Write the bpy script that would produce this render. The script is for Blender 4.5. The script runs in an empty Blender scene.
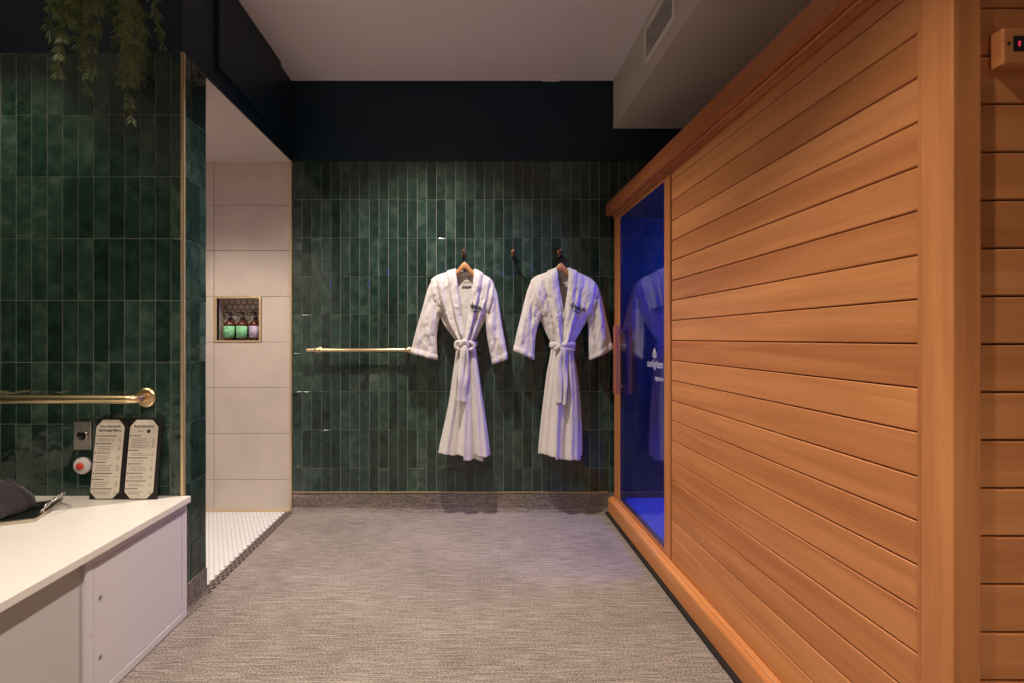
import bpy, bmesh, math, random
from mathutils import Vector, Matrix, noise
random.seed(7)
PI = math.pi
S = bpy.context.scene
COL = S.collection

# ------------------------------------------------------------------ camera
F = 455.0                  # focal length in pixels of the 1024 px wide frame
CH = 1.143                 # camera height
VX, VY = 471.5, 338.0      # vanishing point of the room's length
cd = bpy.data.cameras.new('camera'); cam = bpy.data.objects.new('camera', cd); COL.objects.link(cam)
cd.sensor_width = 36; cd.lens = 36 * F / 1024
cd.shift_x = (512 - VX) / 1024; cd.shift_y = (VY - 341.5) / 1024
cd.clip_start = 0.02
cam.location = (0, 0, CH); cam.rotation_euler = (PI / 2, 0, 0)
S.camera = cam

# ------------------------------------------------------------------ world, exposure, light
w = bpy.data.worlds.new('world'); S.world = w; w.use_nodes = True
w.node_tree.nodes['Background'].inputs[0].default_value = (0.6, 0.6, 0.65, 1)
w.node_tree.nodes['Background'].inputs[1].default_value = 0.15
S.view_settings.view_transform = 'Standard'; S.view_settings.look = 'None'
S.view_settings.gamma = 1; S.view_settings.use_curve_mapping = False
S.view_settings.exposure = -0.4

CEIL = 2.844
WARM = (1.0, 0.87, 0.77)
# recessed downlights: x, y, power, cone (degrees), ceiling height, colour
DOWN = [(-0.26, 2.24, 345, 116, CEIL, WARM), (-0.26, 0.45, 200, 110, CEIL, WARM),
        (-2.02, 1.26, 88, 99, CEIL, (1.0, 0.87, 0.63)),
        (-0.26, -0.8, 260, 112, CEIL, WARM), (1.3, -1.0, 170, 150, CEIL, WARM),  # both unseen, added behind the camera as fill for room and sauna front
        (-1.60, 2.36, 150, 118, 2.313, (1.0, 0.88, 0.74))]
for (x, y, p, cone, cz, c) in DOWN:
    l = bpy.data.lights.new('downlight_lamp', 'SPOT'); l.energy = p; l.color = c
    l.spot_size = math.radians(cone); l.spot_blend = (0.95 if y > 2 else 0.4) if cz > 2.4 else 0.8; l.shadow_soft_size = 0.035 if cz > 2.4 else 0.2
    o = bpy.data.objects.new('downlight_lamp', l); o.location = (x, y, cz - 0.012); COL.objects.link(o)
# blue light therapy strip inside the sauna (housing is built with the sauna)
for (yy, e) in ((2.35, 85),):
    l = bpy.data.lights.new('sauna_blue_lamp', 'AREA'); l.energy = e; l.color = (0.0, 0.045, 1.0)
    l.shape = 'RECTANGLE'; l.size = 0.12; l.size_y = 0.5
    o = bpy.data.objects.new('sauna_blue_lamp', l); o.location = (1.95, yy, 1.80)
    o.rotation_euler = (0, math.radians(38), 0); COL.objects.link(o)

# ------------------------------------------------------------------ helpers
def mat(name):
    m = bpy.data.materials.new(name); m.use_nodes = True
    return m, m.node_tree, m.node_tree.nodes['Principled BSDF']
def N(nt, t, **kw):
    n = nt.nodes.new(t)
    for k, v in kw.items(): setattr(n, k, v)
    return n
def plain(name, col, rough=0.5, metal=0.0, bump=0, bscale=60, var=0.0, vscale=6, coat=0):
    m, nt, b = mat(name)
    b.inputs['Base Color'].default_value = (*col, 1)
    b.inputs['Roughness'].default_value = rough; b.inputs['Metallic'].default_value = metal
    if coat: b.inputs['Coat Weight'].default_value = coat
    tc = N(nt, 'ShaderNodeTexCoord')
    if var:
        n = N(nt, 'ShaderNodeTexNoise'); n.inputs['Scale'].default_value = vscale; n.inputs['Detail'].default_value = 5
        nt.links.new(tc.outputs['Object'], n.inputs['Vector'])
        r = N(nt, 'ShaderNodeValToRGB'); r.color_ramp.elements[0].position = 0.3; r.color_ramp.elements[1].position = 0.7
        r.color_ramp.elements[0].color = (*[c * (1 - var) for c in col], 1)
        r.color_ramp.elements[1].color = (*[min(1, c * (1 + var)) for c in col], 1)
        nt.links.new(n.outputs['Fac'], r.inputs[0]); nt.links.new(r.outputs[0], b.inputs['Base Color'])
    if bump:
        n = N(nt, 'ShaderNodeTexNoise'); n.inputs['Scale'].default_value = bscale; n.inputs['Detail'].default_value = 4
        nt.links.new(tc.outputs['Object'], n.inputs['Vector'])
        bp = N(nt, 'ShaderNodeBump'); bp.inputs['Strength'].default_value = bump; bp.inputs['Distance'].default_value = 0.003
        nt.links.new(n.outputs['Fac'], bp.inputs['Height']); nt.links.new(bp.outputs[0], b.inputs['Normal'])
    return m
def emis(name, col, s):
    m, nt, b = mat(name); b.inputs['Base Color'].default_value = (*col, 1)
    b.inputs['Emission Color'].default_value = (*col, 1); b.inputs['Emission Strength'].default_value = s
    return m
def wood(name, axis, c0, c1, rough=0.42, isl=0.25):
    m, nt, b = mat(name); L = nt.links
    tc = N(nt, 'ShaderNodeTexCoord'); geo = N(nt, 'ShaderNodeNewGeometry')
    off = N(nt, 'ShaderNodeVectorMath', operation='MULTIPLY_ADD')
    rv = N(nt, 'ShaderNodeCombineXYZ')
    for i in range(3):
        mm = N(nt, 'ShaderNodeMath', operation='MULTIPLY'); mm.inputs[1].default_value = (37.1, 53.7, 71.3)[i]
        L.new(geo.outputs['Random Per Island'], mm.inputs[0]); L.new(mm.outputs[0], rv.inputs[i])
    L.new(tc.outputs['Object'], off.inputs[0]); off.inputs[1].default_value = (1, 1, 1); L.new(rv.outputs[0], off.inputs[2])
    mp = N(nt, 'ShaderNodeMapping'); sc = [22, 22, 22]; sc[axis] = 1.3
    mp.inputs['Scale'].default_value = sc; L.new(off.outputs[0], mp.inputs['Vector'])
    n1 = N(nt, 'ShaderNodeTexNoise'); n1.inputs['Scale'].default_value = 1.0; n1.inputs['Detail'].default_value = 6
    n1.inputs['Distortion'].default_value = 0.5; L.new(mp.outputs[0], n1.inputs['Vector'])
    mp2 = N(nt, 'ShaderNodeMapping'); sc = [190, 190, 190]; sc[axis] = 5
    mp2.inputs['Scale'].default_value = sc; L.new(off.outputs[0], mp2.inputs['Vector'])
    n2 = N(nt, 'ShaderNodeTexNoise'); n2.inputs['Scale'].default_value = 1.0; n2.inputs['Detail'].default_value = 3
    L.new(mp2.outputs[0], n2.inputs['Vector'])
    ad = N(nt, 'ShaderNodeMath', operation='MULTIPLY_ADD'); ad.inputs[1].default_value = 0.22
    L.new(n2.outputs['Fac'], ad.inputs[0]); L.new(n1.outputs['Fac'], ad.inputs[2])
    ad2 = N(nt, 'ShaderNodeMath', operation='MULTIPLY_ADD'); ad2.inputs[1].default_value = isl
    L.new(geo.outputs['Random Per Island'], ad2.inputs[0]); L.new(ad.outputs[0], ad2.inputs[2])
    r = N(nt, 'ShaderNodeValToRGB'); r.color_ramp.elements[0].position = 0.36; r.color_ramp.elements[1].position = 1.0
    r.color_ramp.elements[0].color = (*c0, 1); r.color_ramp.elements[1].color = (*c1, 1)
    L.new(ad2.outputs[0], r.inputs[0]); L.new(r.outputs[0], b.inputs['Base Color'])
    b.inputs['Roughness'].default_value = rough
    bp = N(nt, 'ShaderNodeBump'); bp.inputs['Strength'].default_value = 0.12; bp.inputs['Distance'].default_value = 0.002
    L.new(n2.outputs['Fac'], bp.inputs['Height']); L.new(bp.outputs[0], b.inputs['Normal'])
    return m

class MB:
    """collects geometry, links it as one mesh object"""
    def __init__(s): s.v = []; s.f = []; s.mi = []
    def add(s, verts, faces, mi=0):
        k = len(s.v); s.v += [tuple(p) for p in verts]
        s.f += [tuple(i + k for i in f) for f in faces]; s.mi += [mi] * len(faces); return s
    def box(s, x0, x1, y0, y1, z0, z1, mi=0):
        v = [(x, y, z) for x in (x0, x1) for y in (y0, y1) for z in (z0, z1)]
        return s.add(v, [(0, 1, 3, 2), (4, 6, 7, 5), (0, 4, 5, 1), (2, 3, 7, 6), (0, 2, 6, 4), (1, 5, 7, 3)], mi)
    def tube(s, pts, r, n=12, mi=0, cap=True):
        pts = [Vector(p) for p in pts]; rr = r if isinstance(r, (list, tuple)) else [r] * len(pts)
        rings = []; up = None
        for i, p in enumerate(pts):
            d = (pts[min(i + 1, len(pts) - 1)] - pts[max(i - 1, 0)])
            d = d.normalized() if d.length > 1e-9 else Vector((0, 0, 1))
            if up is None: up = d.orthogonal().normalized()
            up = (up - d * up.dot(d)); up = up.normalized() if up.length > 1e-6 else d.orthogonal().normalized()
            q = d.cross(up)
            rings.append([p + (up * math.cos(a) + q * math.sin(a)) * rr[i] for a in [2 * PI * k / n for k in range(n)]])
        return s.loft(rings, mi, cap)
    def loft(s, rings, mi=0, cap=True, closed=True):
        n = len(rings[0]); v = [p for r in rings for p in r]; f = []
        for i in range(len(rings) - 1):
            for k in range(n if closed else n - 1):
                a = i * n + k; b = i * n + (k + 1) % n
                f.append((a, b, b + n, a + n))
        if cap: f.append(tuple(range(n))[::-1]); f.append(tuple((len(rings) - 1) * n + k for k in range(n)))
        return s.add(v, f, mi)
    def lathe(s, prof, c, axis='z', n=32, mi=0):
        rings = []
        for (r, h) in prof:
            ring = []
            for k in range(n):
                a = 2 * PI * k / n; q = (r * math.cos(a), r * math.sin(a))
                p = {'z': (q[0], q[1], h), 'y': (q[0], h, q[1]), 'x': (h, q[0], q[1])}[axis]
                ring.append((c[0] + p[0], c[1] + p[1], c[2] + p[2]))
            rings.append(ring)
        return s.loft(rings, mi, True)
    def grid(s, fn, nu, nv, mi=0):
        v = [fn(i / nu, j / nv) for j in range(nv + 1) for i in range(nu + 1)]
        f = [(j * (nu + 1) + i, j * (nu + 1) + i + 1, (j + 1) * (nu + 1) + i + 1, (j + 1) * (nu + 1) + i) for j in range(nv) for i in range(nu)]
        return s.add(v, f, mi)
    def build(s, name, mats, parent=None, bevel=0, smooth=False, solid=0, sub=0, seg=2, origin=None):
        me = bpy.data.meshes.new(name)
        vs = s.v
        if origin is not None: vs = [(p[0] - origin[0], p[1] - origin[1], p[2] - origin[2]) for p in vs]
        me.from_pydata(vs, [], s.f)
        for m in (mats if isinstance(mats, (list, tuple)) else [mats]): me.materials.append(m)
        for p, mi in zip(me.polygons, s.mi): p.material_index = mi; p.use_smooth = smooth
        bm = bmesh.new(); bm.from_mesh(me)
        bmesh.ops.recalc_face_normals(bm, faces=bm.faces); bm.to_mesh(me); bm.free()
        o = bpy.data.objects.new(name, me); COL.objects.link(o)
        if origin is not None: o.location = origin
        if solid: md = o.modifiers.new('s', 'SOLIDIFY'); md.thickness = solid; md.offset = 0
        if bevel:
            md = o.modifiers.new('b', 'BEVEL'); md.width = bevel; md.segments = seg; md.limit_method = 'ANGLE'; md.angle_limit = math.radians(40)
        if sub: md = o.modifiers.new('u', 'SUBSURF'); md.levels = sub; md.render_levels = sub
        if parent is not None: o.parent = parent
        return o
def tag(o, label, cat, group=None):
    o['label'] = label; o['category'] = cat
    if group: o['group'] = group
    return o
def struct(o): o['kind'] = 'structure'; return o
def thing(name, loc, label, cat, group=None):
    o = bpy.data.objects.new(name, None); o.empty_display_size = 0.05; o.location = loc; COL.objects.link(o)
    return tag(o, label, cat, group)
def crv(pts, t):
    """Catmull-Rom through pts at t in 0..1"""
    n = len(pts) - 1; x = max(0, min(n - 1e-6, t * n)); i = int(x); f = x - i
    p = [pts[max(i - 1, 0)], pts[i], pts[min(i + 1, n)], pts[min(i + 2, n)]]
    return tuple(0.5 * (2 * b + (c - a) * f + (2 * a - 5 * b + 4 * c - d) * f * f + (-a + 3 * b - 3 * c + d) * f ** 3) for a, b, c, d in zip(*p))
def sstep(a, b, x):
    t = max(0, min(1, (x - a) / (b - a))); return t * t * (3 - 2 * t)
def text_mesh(body, size, m, extrude=0.0004, align='CENTER', bold=0.0):
    c = bpy.data.curves.new('t', 'FONT'); c.body = body; c.size = size; c.align_x = align; c.extrude = extrude; c.offset = bold
    o = bpy.data.objects.new('t', c); COL.objects.link(o)
    dg = bpy.context.evaluated_depsgraph_get(); me = bpy.data.meshes.new_from_object(o.evaluated_get(dg))
    bpy.data.objects.remove(o); me.materials.clear(); me.materials.append(m)
    return [tuple(v.co) for v in me.vertices], [tuple(p.vertices) for p in me.polygons]

# ------------------------------------------------------------------ materials
def tile_mat():
    m, nt, b = mat('green_glazed_tile'); L = nt.links
    tc = N(nt, 'ShaderNodeTexCoord'); geo = N(nt, 'ShaderNodeNewGeometry')
    n1 = N(nt, 'ShaderNodeTexNoise'); n1.inputs['Scale'].default_value = 14; n1.inputs['Detail'].default_value = 6; n1.inputs['Roughness'].default_value = 0.6
    sh = N(nt, 'ShaderNodeVectorMath', operation='ADD'); cx = N(nt, 'ShaderNodeCombineXYZ')
    ml = N(nt, 'ShaderNodeMath', operation='MULTIPLY'); ml.inputs[1].default_value = 40
    L.new(geo.outputs['Random Per Island'], ml.inputs[0]); L.new(ml.outputs[0], cx.inputs[0]); L.new(ml.outputs[0], cx.inputs[2])
    L.new(tc.outputs['Object'], sh.inputs[0]); L.new(cx.outputs[0], sh.inputs[1]); L.new(sh.outputs[0], n1.inputs['Vector'])
    ad = N(nt, 'ShaderNodeMath', operation='MULTIPLY_ADD'); ad.inputs[1].default_value = 0.34
    L.new(geo.outputs['Random Per Island'], ad.inputs[0]); L.new(n1.outputs['Fac'], ad.inputs[2])
    r = N(nt, 'ShaderNodeValToRGB'); e = r.color_ramp.elements
    e[0].position = 0.33; e[0].color = (0.006, 0.015, 0.011, 1)
    e[1].position = 0.98; e[1].color = (0.072, 0.115, 0.088, 1)
    q = e.new(0.6); q.color = (0.015, 0.037, 0.029, 1)
    q = e.new(0.8); q.color = (0.032, 0.065, 0.051, 1)
    L.new(ad.outputs[0], r.inputs[0]); L.new(r.outputs[0], b.inputs['Base Color'])
    b.inputs['Roughness'].default_value = 0.13
    b.inputs['Specular IOR Level'].default_value = 0.6
    n2 = N(nt, 'ShaderNodeTexNoise'); n2.inputs['Scale'].default_value = 16; n2.inputs['Detail'].default_value = 2
    L.new(sh.outputs[0], n2.inputs['Vector'])
    bp = N(nt, 'ShaderNodeBump'); bp.inputs['Strength'].default_value = 0.75; bp.inputs['Distance'].default_value = 0.007
    L.new(n2.outputs['Fac'], bp.inputs['Height']); L.new(bp.outputs[0], b.inputs['Normal'])
    return m
def carpet_mat(name, vertical=False, k=1.0):
    m, nt, b = mat(name); L = nt.links
    tc = N(nt, 'ShaderNodeTexCoord')
    def nz(sc, det, rough=0.5):
        mp = N(nt, 'ShaderNodeMapping'); mp.inputs['Scale'].default_value = sc; L.new(tc.outputs['Object'], mp.inputs['Vector'])
        n = N(nt, 'ShaderNodeTexNoise'); n.inputs['Scale'].default_value = 1; n.inputs['Detail'].default_value = det; n.inputs['Roughness'].default_value = rough
        L.new(mp.outputs[0], n.inputs['Vector']); return n
    st = (9, 130, 9) if not vertical else (9, 130, 130)
    s2 = (3.2, 170, 3) if not vertical else (3.2, 170, 170)
    a = nz(st, 4, .6); c = nz((150, 230, 200), 3, 0.75); d = nz((1.8, 2.6, 2.6), 3); w_ = nz(s2, 1)
    def ma(x, k_, add):
        m_ = N(nt, 'ShaderNodeMath', operation='MULTIPLY_ADD'); m_.inputs[1].default_value = k_; L.new(x, m_.inputs[0])
        if isinstance(add, float): m_.inputs[2].default_value = add
        else: L.new(add, m_.inputs[2])
        return m_.outputs[0]
    hi = N(nt, 'ShaderNodeMapRange'); hi.inputs['From Min'].default_value = .66; hi.inputs['From Max'].default_value = .76; L.new(w_.outputs['Fac'], hi.inputs['Value'])
    t = ma(a.outputs['Fac'], .95, -1.13); t = ma(c.outputs['Fac'], 2.3, t); t = ma(d.outputs['Fac'], .35, t); m1 = N(nt, 'ShaderNodeMath', operation='MULTIPLY_ADD'); m1.inputs[1].default_value = .45; L.new(hi.outputs[0], m1.inputs[0]); L.new(t, m1.inputs[2])
    r = N(nt, 'ShaderNodeValToRGB'); e = r.color_ramp.elements
    e[0].position = 0.3; e[0].color = (0.13 * k, 0.107 * k, 0.088 * k, 1)
    e[1].position = 1.05; e[1].color = (0.49 * k, 0.425 * k, 0.37 * k, 1); e[1].position = 0.92
    sb = N(nt, 'ShaderNodeMath', operation='ADD'); sb.inputs[1].default_value = -0.14; L.new(m1.outputs[0], sb.inputs[0])
    L.new(sb.outputs[0], r.inputs[0]); L.new(r.outputs[0], b.inputs['Base Color'])
    b.inputs['Roughness'].default_value = 0.95; b.inputs['Specular IOR Level'].default_value = 0.1
    bp = N(nt, 'ShaderNodeBump'); bp.inputs['Strength'].default_value = 0.5; bp.inputs['Distance'].default_value = 0.004
    L.new(m1.outputs[0], bp.inputs['Height']); L.new(bp.outputs[0], b.inputs['Normal'])
    return m
M_TILE = tile_mat()
M_GROUT = plain('pale_green_grout', (0.36, 0.38, 0.32), 0.8)
M_NAVY = plain('navy_paint', (0.0065, 0.023, 0.042), 0.45, bump=0.15, bscale=120); M_NAVY.node_tree.nodes['Principled BSDF'].inputs['Specular IOR Level'].default_value = 0.3
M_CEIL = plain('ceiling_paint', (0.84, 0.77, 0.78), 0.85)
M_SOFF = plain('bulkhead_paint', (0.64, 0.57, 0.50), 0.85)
M_CARPET = carpet_mat('grey_brown_carpet')
M_CBASE = carpet_mat('carpet_cove_base', True, 0.8)
M_BRASS = plain('brushed_brass', (0.86, 0.67, 0.40), 0.36, 1.0)
M_TRIM = plain('satin_brass_trim', (0.80, 0.64, 0.38), 0.42, 0.8)
M_COPPER = plain('aged_copper', (0.42, 0.19, 0.10), 0.4, 1.0)
M_DARKMET = plain('dark_bronze', (0.03, 0.025, 0.02), 0.4, 0.8)
M_STEEL = plain('brushed_steel', (0.45, 0.43, 0.40), 0.28, 1.0)
M_SHOWER = plain('beige_stone_tile', (0.62, 0.54, 0.47), 0.35, var=0.07, vscale=5)
M_SHGROUT = plain('shower_grout', (0.20, 0.17, 0.15), 0.9)
M_WHITE = plain('white_wall_paint', (0.62, 0.56, 0.52), 0.8)
M_COUNTER = plain('cream_quartz', (0.78, 0.74, 0.67), 0.3, var=0.03, vscale=40)
M_CAB = plain('white_laminate', (0.66, 0.63, 0.66), 0.5)
M_CAB2 = plain('grey_laminate', (0.52, 0.50, 0.49), 0.55)
C0, C1 = (0.42, 0.137, 0.038), (0.72, 0.305, 0.105)
M_WY = wood('cedar_along_length', 1, C0, C1)
M_WX = wood('cedar_along_width', 0, C0, C1)
M_WZ = wood('cedar_upright', 2, C0, C1)
M_WRED = wood('cedar_reddish', 1, (0.30, 0.085, 0.026), (0.54, 0.19, 0.065))
M_GAP = plain('groove_shadow_wood', (0.09, 0.03, 0.01), 0.8)
M_BLACK = plain('black_rubber', (0.008, 0.008, 0.008), 0.6)
M_HANG = wood('hanger_wood', 0, (0.42, 0.17, 0.06), (0.7, 0.36, 0.15), 0.35)
def cloth_mat(name, col):
    m, nt, b = mat(name); L = nt.links; tc = N(nt, 'ShaderNodeTexCoord')
    v = N(nt, 'ShaderNodeTexVoronoi'); v.inputs['Scale'].default_value = 260; L.new(tc.outputs['Object'], v.inputs['Vector'])
    n = N(nt, 'ShaderNodeTexNoise'); n.inputs['Scale'].default_value = 45; n.inputs['Detail'].default_value = 5; L.new(tc.outputs['Object'], n.inputs['Vector'])
    ad = N(nt, 'ShaderNodeMath', operation='MULTIPLY_ADD'); ad.inputs[1].default_value = 2.0
    L.new(n.outputs['Fac'], ad.inputs[0]); L.new(v.outputs['Distance'], ad.inputs[2])
    bp = N(nt, 'ShaderNodeBump'); bp.inputs['Strength'].default_value = 0.45; bp.inputs['Distance'].default_value = 0.004
    L.new(ad.outputs[0], bp.inputs['Height']); L.new(bp.outputs[0], b.inputs['Normal'])
    b.inputs['Base Color'].default_value = (*col, 1); b.inputs['Roughness'].default_value = 0.95
    b.inputs['Specular IOR Level'].default_value = 0.15; b.inputs['Sheen Weight'].default_value = 0.25
    return m
M_ROBE = cloth_mat('white_terry', (0.72, 0.685, 0.655))
M_INK = plain('dark_embroidery', (0.02, 0.035, 0.04), 0.8)
M_LABEL = plain('woven_label', (0.40, 0.35, 0.28), 0.8)
def glass_mat():
    m, nt, b = mat('sauna_door_glass'); L = nt.links; nt.nodes.remove(b)
    out = [n for n in nt.nodes if n.type == 'OUTPUT_MATERIAL'][0]
    fr = N(nt, 'ShaderNodeFresnel'); gg = N(nt, 'ShaderNodeNewGeometry'); mr = N(nt, 'ShaderNodeMapRange'); mr.inputs['To Min'].default_value = 1.8; mr.inputs['To Max'].default_value = 1 / 1.8
    L.new(gg.outputs['Backfacing'], mr.inputs['Value']); L.new(mr.outputs[0], fr.inputs['IOR'])
    tr = N(nt, 'ShaderNodeBsdfTransparent'); tr.inputs[0].default_value = (0.50, 0.55, 0.78, 1)
    gl = N(nt, 'ShaderNodeBsdfGlossy'); gl.inputs['Roughness'].default_value = 0.0; gl.inputs['Color'].default_value = (0.9, 0.93, 1, 1)
    mx = N(nt, 'ShaderNodeMixShader'); L.new(fr.outputs[0], mx.inputs[0]); L.new(tr.outputs[0], mx.inputs[1]); L.new(gl.outputs[0], mx.inputs[2])
    L.new(mx.outputs[0], out.inputs['Surface']); return m
M_GLASS = glass_mat()

# ------------------------------------------------------------------ tile cladding geometry
def tiles(mb, fr, us, vs, gap=0.0022, h0=0.0, h=0.007, tilt=0.0009, mi=0):
    """fr(u, v, h) -> world point; us, vs are joint positions"""
    for i in range(len(us) - 1):
        for j in range(len(vs) - 1):
            a0, a1 = sorted((us[i], us[i + 1])); b0, b1 = sorted((vs[j], vs[j + 1]))
            g = gap / 2; a0 += g; a1 -= g; b0 += g; b1 -= g; e = min(0.0022, (a1 - a0) * .2)
            t = [random.uniform(-tilt, tilt) for _ in range(3)]
            c = [(a0, b0), (a1, b0), (a1, b1), (a0, b1)]; ci = [(a0 + e, b0 + e), (a1 - e, b0 + e), (a1 - e, b1 - e), (a0 + e, b1 - e)]
            sg = [(-1, -1), (1, -1), (1, 1), (-1, 1)]
            v = [fr(u, q, h0) for u, q in c] + [fr(u, q, h - 0.0013) for u, q in c] + \
                [fr(u, q, h + t[0] * s[0] + t[1] * s[1] + t[2] * .3) for (u, q), s in zip(ci, sg)]
            f = []
            for k in range(4):
                l = (k + 1) % 4; f += [(k, l, l + 4, k + 4), (k + 4, l + 4, l + 8, k + 8)]
            f.append((8, 9, 10, 11)); mb.add(v, f, mi)
def steps(a, b, d):
    r = [a]; x = a
    while (b - x) * (1 if d > 0 else -1) > abs(d) * 1.02: x += d; r.append(x)
    r.append(b); return r
TOP = 2.313
ROWS = steps(TOP, 0.125, -0.254)
BY = 3.012
XL = -1.185

# wall_back: painted slab with tile cladding below
wb = struct(MB().box(XL - .005, 2.5, BY - 0.004, BY + .15, TOP, CEIL).box(XL - .005, 2.5, BY + .007, BY + .15, 0, TOP).build('wall_back', M_NAVY))
mb = MB(); tiles(mb, lambda u, v, h: (u, BY + .007 - h, v), steps(XL, 1.36, .0635), ROWS)
mb.box(XL, 1.36, BY + .0025, BY + .0069, .125, TOP, 1)
mb.build('tile_cladding', [M_TILE, M_GROUT], wb)
# cove base of carpet
def cove(p0, p1, nrm, name):
    mb = MB(); p0 = Vector(p0); p1 = Vector(p1); nrm = Vector(nrm)
    prof = [(0.0, .122), (0.009, .122), (0.009, .03)] + [(0.009 + .022 * (1 - math.cos(a)), .03 - .028 * math.sin(a)) for a in [PI / 2 * k / 6 for k in range(1, 7)]] + [(0.0, .001)]
    rings = [[tuple(p + nrm * a + Vector((0, 0, b))) for a, b in prof] for p in (p0, p1)]
    mb.loft(rings); o = mb.build(name, M_CBASE); return struct(o)
cove((XL, BY + .004, 0), (2.4, BY + .004, 0), (0, -1, 0), 'baseboard_back')
struct(MB().box(XL, .9, BY - .009, BY + .006, .1225, .1262).build('trim_5', M_TRIM))
# wall_left: the tiled pier facing the camera
wl = struct(MB().box(-2.35, -1.186, 1.873, 2.022, 0, TOP).build('wall_left', M_WHITE))
mb = MB()
tiles(mb, lambda u, v, h: (u, 1.873 - h, v), [-1.186] + steps(-1.234, -2.35, -.0635), steps(TOP, .4, -.254))
tiles(mb, lambda u, v, h: (-1.187 + h, u, v), [1.867, 1.914, 1.9775, 2.024], ROWS)
mb.box(-2.35, -1.19, 1.8685, 1.8728, .4, TOP, 1); mb.box(-1.1859, -1.1825, 1.87, 2.024, .125, TOP, 1)
mb.build('tile_cladding', [M_TILE, M_GROUT], wl)
cove((-1.186, 1.866, 0), (-1.186, 2.026, 0), (1, 0, 0), 'baseboard_left')
struct(MB().box(-1.190, -1.177, 1.8605, 1.8655, .498, TOP).box(-1.181, -1.176, 1.8605, 1.872, .498, TOP).build('trim_1', M_TRIM, bevel=.001))
# navy upper wall over the shower opening with its raised access panel
struct(MB().box(-2.35, -1.190, 1.869, BY + .006, TOP, CEIL).build('wall_left_upper', M_NAVY, bevel=.002))
pn = MB().box(-1.1925, -1.172, 2.115, 2.80, 2.404, CEIL - .001).build('access_panel', M_NAVY, bevel=.002)
tag(pn, 'flat navy access panel high on the wall over the shower opening', 'wall panel')
# room shell
struct(MB().box(-3.4, 2.5, -2.2, BY + .15, CEIL, CEIL + .1).build('ceiling', M_CEIL))
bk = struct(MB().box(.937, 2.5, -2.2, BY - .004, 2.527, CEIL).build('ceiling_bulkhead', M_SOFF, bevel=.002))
fl = MB().box(-3.4, 2.5, -2.2, 1.873, -.06, 0).box(-1.165, 2.5, 1.873, BY + .15, -.06, 0).box(-1.19, -1.165, 1.873, 2.03, -.06, 0)
struct(fl.build('floor', M_CARPET))
struct(MB().box(-3.5, -3.4, -2.2, 1.9, 0, CEIL).build('wall_left_alcove', M_NAVY))
struct(MB().box(-3.4, -2.35, 1.873, 2.0, 0, CEIL).build('wall_left_return', M_NAVY))
struct(MB().box(2.5, 2.6, -2.2, BY + .15, 0, CEIL).build('wall_right', M_WHITE))
struct(MB().box(-3.5, 2.6, -2.3, -2.2, 0, CEIL).build('wall_rear', M_WHITE))

# ------------------------------------------------------------------ shower
mb = MB(); rows = [TOP, 2.019, 1.72, 1.417, 1.115, .813, .510, .207, -.04]
def slab(u0, u1, v0, v1): tiles(mb, lambda u, v, h: (u, 3.012 - h, v), [u0, u1], [v0, v1], gap=.003, h=.01, tilt=0)
for j in range(8):
    if j == 3:
        slab(-2.35, -1.70, rows[4], rows[3]); slab(-1.385, -1.194, rows[4], rows[3])
    else:
        slab(-2.35, -1.70, rows[j + 1], rows[j]); slab(-1.70, -1.194, rows[j + 1], rows[j])
for (a, b, c, d) in ((-2.35, -1.69, 0, TOP), (-1.395, -1.19, 0, TOP), (-1.69, -1.395, 0, 1.118), (-1.69, -1.395, 1.412, TOP)):
    mb.box(a, b, 3.0085, 3.16, c, d, 1)
# niche lining
NX0, NX1, NZ0, NZ1, NYB = -1.680, -1.402, 1.127, 1.404, 3.095
mb.box(-1.69, -1.395, NYB, 3.16, 1.118, 1.412, 1)
mb.box(-1.69, NX0, 3.005, NYB, 1.118, 1.412, 0); mb.box(NX1, -1.395, 3.005, NYB, 1.118, 1.412, 0)
mb.box(NX0, NX1, 3.005, NYB, 1.118, NZ0, 0); mb.box(NX0, NX1, 3.005, NYB, NZ1, 1.412, 0)
p = .041
for r in range(9):
    for c in range(9):
        x = NX0 + .012 + c * p + (p / 2 if r % 2 else 0); z = NZ1 - .016 - r * p * .866
        if x > NX1 - .012 or z < NZ0 + .01: continue
        hx = [(x + .0185 * math.cos(PI / 6 + k * PI / 3), z + .0185 * math.sin(PI / 6 + k * PI / 3)) for k in range(6)]
        mb.loft([[(a, NYB, b) for a, b in hx], [(a, NYB - .004, b) for a, b in hx]], 2)
M_HEX = plain('hex_mosaic', (0.50, 0.44, 0.37), 0.4, var=.25, vscale=30)
ws = struct(mb.build('wall_shower', [M_SHOWER, M_SHGROUT, M_HEX]))
fr = MB()
for (a, b, c, d) in ((NX0 - .018, NX1 + .015, NZ1, NZ1 + .012), (NX0 - .018, NX1 + .015, NZ0 - .011, NZ0), (NX0 - .018, NX0, NZ0, NZ1), (NX1, NX1 + .015, NZ0, NZ1)):
    fr.box(a, b, 2.998, 3.03, c, d)
struct(fr.build('trim_2', M_TRIM, bevel=.0015))
struct(MB().box(-1.195, -1.186, 2.997, BY + .005, .0, TOP).build('trim_3', M_TRIM))
struct(MB().box(-2.35, -1.19, 2.990, 3.002, 0.0, .008).build('trim_4', M_TRIM))
struct(MB().box(-2.35, -1.192, 2.024, 3.012, TOP + .0005, TOP + .001).box(-2.45, -2.35, 1.9, 3.1, 0, TOP + .1).build('wall_shower_side', M_WHITE))
struct(MB().box(-2.35, -1.1905, 2.022, 3.004, TOP - .006, TOP).build('ceiling_shower', M_WHITE))
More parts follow.
